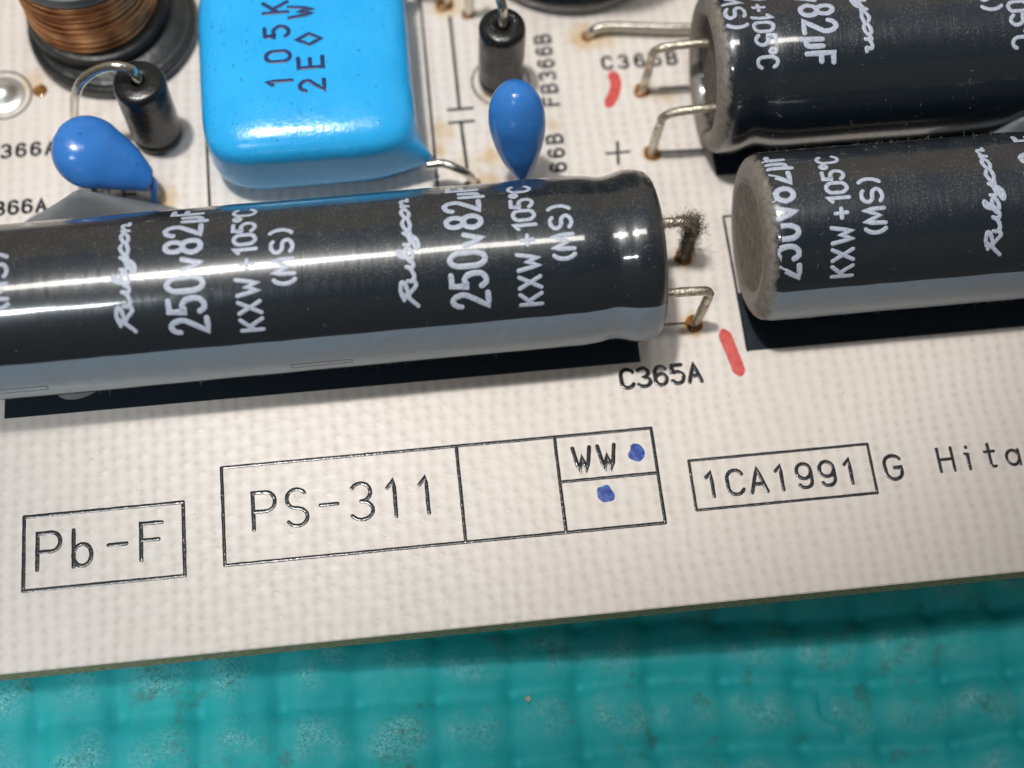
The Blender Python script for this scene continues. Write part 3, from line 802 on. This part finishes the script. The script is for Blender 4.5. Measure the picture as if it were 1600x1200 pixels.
# ================================================================== FILM CAPACITOR
fc = thing("film_capacitor", "large bright blue box-shaped capacitor printed 105K, lying flat between outline strokes", "capacitor", (-13.6, 26.5, 0))
def film():
    # rounded block by superellipse cross sections, one corner drawn out into a spout round the lead
    V, Fc = [], []
    x0, x1, y0, y1, z0, z1 = -21.9, -5.35, 17.45, 36.3, 0.15, 7.4
    cx_, cy_, cz_ = (x0 + x1) / 2, (y0 + y1) / 2, (z0 + z1) / 2
    ax, ay, az = (x1 - x0) / 2, (y1 - y0) / 2, (z1 - z0) / 2
    NU, NV = 96, 48
    def se(c, e): return math.copysign(abs(c) ** e, c)
    for j in range(NV + 1):
        ph = -math.pi / 2 + math.pi * j / NV
        for i in range(NU):
            a = 2 * math.pi * i / NU
            e2 = 0.38
            cp, sp_ = se(math.cos(ph), 0.42), se(math.sin(ph), 0.42)
            p = Vector((cx_ + ax * cp * se(math.cos(a), e2), cy_ + ay * cp * se(math.sin(a), e2), cz_ + az * sp_))
            p.z += 0.22 * (1 - ((p.x - cx_) / ax) ** 2) * (1 if sp_ > 0 else 0)
            p.x += 0.10 * noise.noise(p * .22); p.y += 0.12 * noise.noise(p * .2 + Vector((5, 0, 0)))
            for sy_ in (y0 + 0.5, y1 - 0.5):     # spouts at the two lead corners
                c = Vector((x1 - 0.2, sy_, 2.9))
                d2 = (p - c); w_ = math.exp(-((d2.y / 1.25) ** 2 + (d2.z / 1.5) ** 2 + (d2.x / 1.5) ** 2))
                p = p + Vector((3.1 * w_, (-d2.y) * .45 * w_, (-d2.z) * .4 * w_))
                w2 = math.exp(-((d2.y / 3.2) ** 2 + (d2.z / 3.5) ** 2 + (d2.x / 2.0) ** 2)); p.x += 0.6 * w2
            V.append(p)
    for j in range(NV):
        for i in range(NU):
            a = j * NU + i; b = j * NU + (i + 1) % NU; Fc.append((a, b, b + NU, a + NU))
    return V, Fc
v, f = film()
fbody = mesh("body", rel(v, fc), f, m_sky, fc)
ZT = 7.66
def filmtext(text, p0, p1, h, n_, m=m_navy, hw=0.165):
    a = P(*p0, ZT); b = P(*p1, ZT); pitch = (b - a).length / (n_ - 1)
    st = layout(text, h, pitch, .9)
    st = [[(a.x - q[1], a.y + q[0]) for q in s_] for s_ in st]
    def zt(x, y):
        return 7.4 + 0.22 * (1 - ((x + 13.62) / 8.27) ** 2)
    V, Fc = ribbon(st, hw, 0.03, lambda u, v_, h_: Vector((u, v_, ZTOP(u, v_) + h_ + 0.005)))
    return mesh("printed_text", rel(V, fc), Fc, m, fbody)
from mathutils.bvhtree import BVHTree
_bv = BVHTree.FromPolygons([tuple(p) for p in v], f)
def ZTOP(x, y):
    h = _bv.ray_cast(Vector((x, y, 30)), Vector((0, 0, -1)))
    return h[0].z if h[0] else 7.5
filmtext("105K", (456, 134), (448, 18), 1.85, 4)
filmtext("2ED", (507, 140), (497, 68), 1.85, 3)
filmtext("W", (489, 25), (487, 0), 1.85, 2)
fl1 = P(738, 291); fl2 = P(697, 7)
for (sy_, q) in ((17.85, fl1), (35.7, fl2)):
    v_, f_ = tube([(-4.9, sy_, 2.9), (-3.6, sy_, 2.95), (-2.6, q.y + .15, 2.75), (q.x - .45, q.y, 2.1), (q.x, q.y, 1.1), (q.x, q.y, -.3)], 0.36, 12)
    mesh("lead", rel(v_, fc), f_, m_tin, fc); collar(q.x, q.y, .8, .3)

# ================================================================== CERAMIC DROPS
def drop(name, label, head, tail, side, rw, rt, m, leads, tw=0.16, el=1.0, conc=0.10, ex=1.25, bend=(0, 0, 0)):
    head, tail = Vector(head), Vector(tail)
    ax = (tail - head); L = ax.length; ax.normalize()
    side = Vector(side); side = (side - ax * side.dot(ax)).normalized(); nn = ax.cross(side)
    V, Fc = [], []; NI, NK = 40, 40
    st_ = rw * el / L
    for i in range(NI + 1):
        t = i / NI
        s_ = -st_ + (1 + st_) * t                   # axial, 0 = disc centre
        if s_ < st_ * .35: w = math.sqrt(max(0, 1 - (s_ / st_) ** 2))
        elif el > 1: w = 0
        else:
            w0 = math.sqrt(1 - .35 ** 2); q = (s_ - st_ * .35) / (1 - st_ * .35)
            w = w0 * ((1 - q) ** ex * (1 - tw) + tw) - conc * math.sin(math.pi * q) ** 2
            if q > .93: w *= math.sqrt(max(0.0, 1 - ((q - .93) / .07) ** 2)) * .8 + .2
        q = max(0, (s_ - st_ * .35) / (1 - st_ * .35))
        if el > 1: w = 1.0 * (t ** .5) * ((1 - t) ** .95) / ((.345 ** .5) * (.655 ** .95)) * .96 + .12 * t * (1 if t < .97 else 0)
        for k in range(NK):
            a = 2 * math.pi * k / NK
            ww = max(w, 0.002)
            p = head + ax * s_ * L + side * rw * ww * math.cos(a) + nn * rt * (ww ** .8) * math.sin(a)
            p += nn * 0.12 * noise.noise(p * .5)
            if s_ > st_ * .35: p += Vector(bend) * q * q
            V.append(p)
    for i in range(NI):
        for k in range(NK):
            a = i * NK + k; b = i * NK + (k + 1) % NK; Fc.append((a, b, b + NK, a + NK))
    Fc.append(tuple(range(NK))[::-1])
    root = thing(name, label, "capacitor", (leads[0][-1][0], leads[0][-1][1], 0), 0, "small blue drop-shaped capacitors")
    mesh("body", rel(V, root), Fc, m, root)
    for l_ in leads:
        v_, f_ = tube(l_, 0.27 if l_ is not leads[0] else (lambda t_: .42 - .16 * min(1, t_ * 1.3)), 12); mesh("lead", rel(v_, root), f_, m if l_ is leads[0] else m_tin, root)
    return root
hd = P(140, 238, 5.2); tl = P(236, 272, 3.0); BN = (P(240, 300, 1.9) - tl) * .45; g1 = P(244, 322)
drop("ceramic_capacitor", "round blue drop capacitor tipped over below the copper-wound coil", hd, tl, (-0.3, .8, 0.35), 2.85, 1.8, m_blue,
     [[tl + (hd - tl) * .25, tl + (hd - tl) * .06 + BN * .6, tl + BN * .9, tl + BN + Vector((.05, -.25, -.5)), (g1.x, g1.y + .15, .8), (g1.x, g1.y, -0.2)], [hd + Vector((-.6, -.8, -1)), (hd.x - .6, hd.y - 1.0, 1.0), (hd.x - .6, hd.y - 1.0, -.2)]], tw=.30, conc=-0.04, ex=.95, bend=BN)
hd = P(807, 178, 9.0); tl = P(816, 283, 3.6); 
drop("ceramic_capacitor", "narrow blue drop capacitor standing behind the front capacitor, beside C366B", hd, tl, (1, 0, 0), 2.15, 1.9, m_blue,
     [[tl + (hd - tl) * .1, tl + Vector((0, 0, -1)), (tl.x, tl.y - .1, -.2)], [tl + (hd - tl) * .3 + Vector((0, .4, 0)), (tl.x + .2, tl.y + 2, 2), (tl.x + .2, tl.y + 2.4, -.2)]], tw=0.2, el=1.25, conc=-0.08, ex=1.05)

# ================================================================== FERRITE BEADS
def bead(label, c, r_, h, wire, lean=(0, 0)):
    root = thing("ferrite_bead", label, "ferrite bead", (c[0], c[1], 0), 0, "black sleeved ferrite beads on their wires")
    pr = smoothprof([(h - .5, .42), (h - .12, .5), (h + .02, .85), (h, 1.25), (h - .14, r_ - .22), (h - .5, r_ - .02), (h - 1.0, r_)], 4) + [(h - 1 - (h - 1.8) * i / 10, r_) for i in range(1, 11)] + smoothprof([(.8, r_), (.35, r_ * .97), (.12, r_ * .85)], 3)
    v_, f_ = lathe(pr[::-1], 48, wob=lambda hh_, a, q: 0.05 * noise.noise(Vector((hh_ * .7, math.cos(a) * 1.4, math.sin(a) * 1.4 + c[0]))))
    v_ = [Vector((p.x + lean[0] * p.z, p.y + lean[1] * p.z, p.z)) for p in v_]
    mesh("body", v_, f_, m_tube, root)
    v_, f_ = lathe([(.02, .01), (.02, r_ * .8)], 32); mesh("base", v_, f_, m_tube, root)
    v_, f_ = tube(wire, 0.39, 14); mesh("wire", rel(v_, root), f_, m_tin, root)
    collar(wire[-1][0], wire[-1][1], .6, .2)
    return root
w1 = P(117, 200)
bead("black ferrite bead at the left, its shiny wire arching over to the blue drop capacitor", BEAD1, 2.0, 7.9,
     [(BEAD1[0], BEAD1[1], 6.5), (BEAD1[0], BEAD1[1], 8.1), P(203, 108, 9.3), P(178, 103, 9.6), P(150, 110, 9.0), P(128, 127, 8.0), P(118, 148, 6.4), P(116, 170, 3.8), (w1.x, w1.y, -.2)])
w2 = P(733, 22)
bead("black ferrite bead standing upright in the middle, above the narrow blue drop capacitor", BEAD2, 1.85, 7.9,
     [(BEAD2[0], BEAD2[1], 6.5), (BEAD2[0], BEAD2[1], 8.3), (BEAD2[0] - .1, BEAD2[1] + .2, 10.2), (BEAD2[0] - .7, BEAD2[1] + 1.4, 11.6), (BEAD2[0] - 1.6, BEAD2[1] + 2.9, 11.2), (w2.x + .1, w2.y, 9.4), (w2.x, w2.y, 6), (w2.x, w2.y, -.2)])

# ================================================================== INDUCTOR
IC = (-29.5, 34.9)
ind = thing("drum_inductor", "copper-wound coil on a round black base at the top left corner", "inductor", (IC[0], IC[1], 0))
v, f = lathe([(.02, .01), (.02, 6.5)] + smoothprof([(.1, 6.75), (.5, 6.95), (1.1, 6.95), (1.35, 6.8), (1.3, 6.6), (1.15, 6.4)], 4) + [(1.3, 6.0), (1.75, 5.4), (1.8, 4.4)], 80, wob=lambda h, a, r_: .05 * noise.noise(Vector((math.cos(a) * 2, math.sin(a) * 2, h))))
mesh("base", v, f, m_ferrite, ind)
v, f = lathe(smoothprof([(1.75, 4.8), (1.85, 5.6), (2.6, 5.75), (3.0, 5.6), (3.12, 4.9)], 3), 64, centre=(-.9, .5, 0)); mesh("lower_flange", v, f, m_ferrite, ind)
V, Fc = [], []                                       # helical winding, two visible layers of turns
turns = 24; seg = 48; rw = .14
path = []
for i in range(turns * seg + 1):
    a = 2 * math.pi * i / seg; z = 3.25 + i / seg * 0.24
    rr = 5.08 + 0.13 * math.sin(i / seg * 2.3) + 0.06 * noise.noise(Vector((i * .05, 0, 0)))
    path.append(Vector((rr * math.cos(a) - 1.2, rr * math.sin(a) + .7, z)))
v, f = tube(path, rw, 8, smooth_path=False); mesh("winding", v, f, m_copper, ind)
v, f = lathe([(2.2, 5.0), (9.2, 5.0)], 48, centre=(-1.2, .7, 0)); mesh("core", v, f, m_copper, ind)
v, f = lathe(smoothprof([(9.05, 4.4), (9.1, 5.2), (9.3, 5.4), (9.9, 5.4), (10.2, 5.2), (10.25, 3.6), (10.25, 1.6), (9.8, 1.2), (9.8, .01)], 4), 72, centre=(-1.2, .7, 0)); mesh("upper_flange", v, f, m_flange, ind)

# ================================================================== ROUND COMPONENT AT THE TOP
rc = thing("radial_capacitor", "round black upright component at the top edge between bead and rear capacitor", "capacitor", (9.4, 42.0, 0))
v, f = lathe(smoothprof([(.15, 8.2), (.3, 8.9), (.8, 9.3), (1.4, 9.35), (1.9, 9.1), (2.5, 8.8), (3.2, 9.0), (4, 9.1)], 4) + [(18, 9.1), (18.5, 8.7), (18.7, 8), (18.5, 7.4), (18.4, .01)], 80); mesh("sleeve", v, f, m_sleeve, rc)
v, f = lathe([(.1, .01), (.1, 8.25)], 60); mesh("base", v, f, m_rubber, rc)

# ================================================================== JUMPER WIRE
j0 = P(921, 56)
jw = thing("jumper_wire", "straight bare tinned wire running from the lettering C365B's top into the rear capacitor's shadow", "wire", (j0.x, j0.y, 0))
jw['label'] = "straight bare tinned wire above the lettering C365B, passing behind the rear capacitor"
e1 = P(1078, 44, .9)
v, f = tube([(j0.x, j0.y, -.2), (j0.x + .05, j0.y, .35), (j0.x + .5, j0.y + .02, .85), (j0.x + 2, j0.y + .1, .95), (e1.x, e1.y, .95), (e1.x + 6, e1.y + .4, .95), (e1.x + 6.5, e1.y + .4, .4), (e1.x + 6.5, e1.y + .4, -.2)], .38, 14, n=6)
mesh("wire", rel(v, jw), f, m_tin, jw); collar(j0.x - .1, j0.y, .62, .3)

# ================================================================== GREY ADHESIVE
def glue(label, c, rx, ry, h, sd):
    V, Fc = [], []; NI, NK = 26, 44
    for i in range(NI + 1):
        t = i / NI
        for k in range(NK):
            a = 2 * math.pi * k / NK
            q = 1 + .14 * noise.noise(Vector((math.cos(a), math.sin(a), sd)))
            z = h * (1 - t) ** 1.05 * (1 - .05 * math.exp(-(t / .06) ** 2)) if t < 1 else 0.0
            V.append((c[0] + rx * t * q * math.cos(a), c[1] + ry * t * q * math.sin(a), z + .1 * noise.noise(Vector((t * 5, a, sd))) * (1 - t)))
    for i in range(NI):
        for k in range(NK):
            a = i * NK + k; b = i * NK + (k + 1) % NK; Fc.append((a, a + NK, b + NK, b))
    root = mesh("adhesive_blob", [Vector(p) - Vector((c[0], c[1], 0)) for p in V], Fc, m_glue); root.location = (c[0], c[1], 0)
    root['label'] = label; root['category'] = "adhesive"; root['group'] = "grey adhesive holding the capacitors"
q = P(130, 297, 7.2)
glue("grey adhesive mound behind the front capacitor, below the tipped blue drop capacitor", (q.x - .3, q.y), 8.0, 3.2, 7.5, 1.0)
q = P(1604, 187, 6.5)
glue("grey adhesive mound at the right edge between the two right-hand capacitors", (q.x, q.y), 5.5, 2.6, 7.3, 5.0)
q = P(120, 610, 0)
glue("low grey adhesive bead squeezed out under the front capacitor's lower edge", (q.x, q.y + .35), 1.7, 1.1, 1.3, 8.0)

# ================================================================== DUST
def fibres(name, label, spots, m, kind='stuff'):
    V, Fc = [], []
    for (p, d, L, r_) in spots:
        p = Vector(p); d = Vector(d).normalized(); sd = d.orthogonal().normalized(); b = d.cross(sd)
        bend = Vector((random.gauss(0, 1), random.gauss(0, 1), random.gauss(0, 1))) * L * .28
        i0 = len(V)
        for t in (0, .5, 1):
            c = p + d * L * t + bend * t * t; rr = r_ * (1 - .5 * t)
            for a in (0, 120, 240): V.append(c + sd * rr * math.cos(R(a)) + b * rr * math.sin(R(a)))
        for s_ in (0, 3):
            for k in range(3): Fc.append((i0 + s_ + k, i0 + s_ + (k + 1) % 3, i0 + s_ + 3 + (k + 1) % 3, i0 + s_ + 3 + k))
    o = mesh(name, V, Fc, m); o['kind'] = kind; o['label'] = label; o['category'] = "dust"
    return o
def rv(): return Vector((random.gauss(0, 1), random.gauss(0, 1), random.gauss(0, 1)))
sp_ = []
for i in range(3400):
    t = random.random()
    if t < .3: c = Vector((11.9 + t / .3 * 2.6, h1.y, 6.1))
    else: c = Vector((14.65, h1.y, 6.2 - (t - .3) / .7 * 5.6))
    w_ = 0.24 if t > .3 else .14
    if .25 < t < .62: w_ = .36
    sp_.append((c + rv() * w_, rv(), random.uniform(.2, .5), .022))
for k_ in range(3):
    sp_.append(((15.2, h1.y - .2 * k_, 1.2 + .5 * k_), (1, .25 - .3 * k_, -.2), 2.6, .02))
fibres("dust_clump", "fuzzy brown dust clump on the rear lead of the front capacitor", sp_, m_fuzz)
sp_ = []
for c, x_lo, x_hi in ((c1, -34, c1.h - .2), (c2, -c2.h, -4), (c3, -c3.h, -10)):
    for i in range(300):
        u = random.uniform(x_lo, x_hi); th = random.choice([R(random.gauss(205, 14)), R(random.uniform(20, 200)), R(random.gauss(45, 20))])
        p = c.pt(u, th, 0.0); nrm = Vector((0, math.cos(th), math.sin(th)))
        sp_.append((c.M @ p, rv() + nrm * .5, random.uniform(.1, .38), .009))
    for i in range(160 if c is not c2 else 60):      # fuzz on the rims of the ends
        th = random.uniform(0, 2 * math.pi); side_ = 1 if c is c1 else -1
        p = Vector((side_ * (c.h - random.uniform(.0, .6)), 5.6 * math.cos(th), RAD + 5.6 * math.sin(th)))
        sp_.append((c.M @ p, rv(), random.uniform(.1, .3), .010))
for hh_ in (h3, h4):
    for i in range(170):
        t = random.random()
        c = Vector((13.9 + 3 * t, hh_.y, 6.2)) if random.random() < .45 else Vector((13.65, hh_.y, 6 - 5 * t))
        sp_.append((c + rv() * .2, rv(), random.uniform(.1, .3), .011))
fibres("lint", "fine pale lint clinging to the capacitor sleeves and wire ends", sp_, m_lint)
sp_ = []
for i in range(260):
    x = random.uniform(-40, 42); y = random.uniform(-17.5, 34)
    sp_.append(((x, y, .02), (random.gauss(0, 1), random.gauss(0, 1), .05), random.uniform(.05, .16), .014))
fibres("board_specks", "tiny dark dust specks lying on the board", sp_, m_fuzz)

q = P(825, 1088, -9)
v, f = box(-.2, .22, -.22, .18, -.2, .22)
v = [Vector(p) + Vector(p) * .35 * noise.noise(Vector(p) * 3) for p in v]
cr_ = mesh("crumb", v, f, mat("pale_crumb", (0.42, 0.47, 0.42), .7), smooth=False)
cr_.location = (q.x, q.y, mat_height(q.x, q.y) + .2); cr_.rotation_euler = (.3, .2, .5)
cr_['label'] = "tiny pale crumb lying on the teal mat below the board"; cr_['category'] = "crumb"
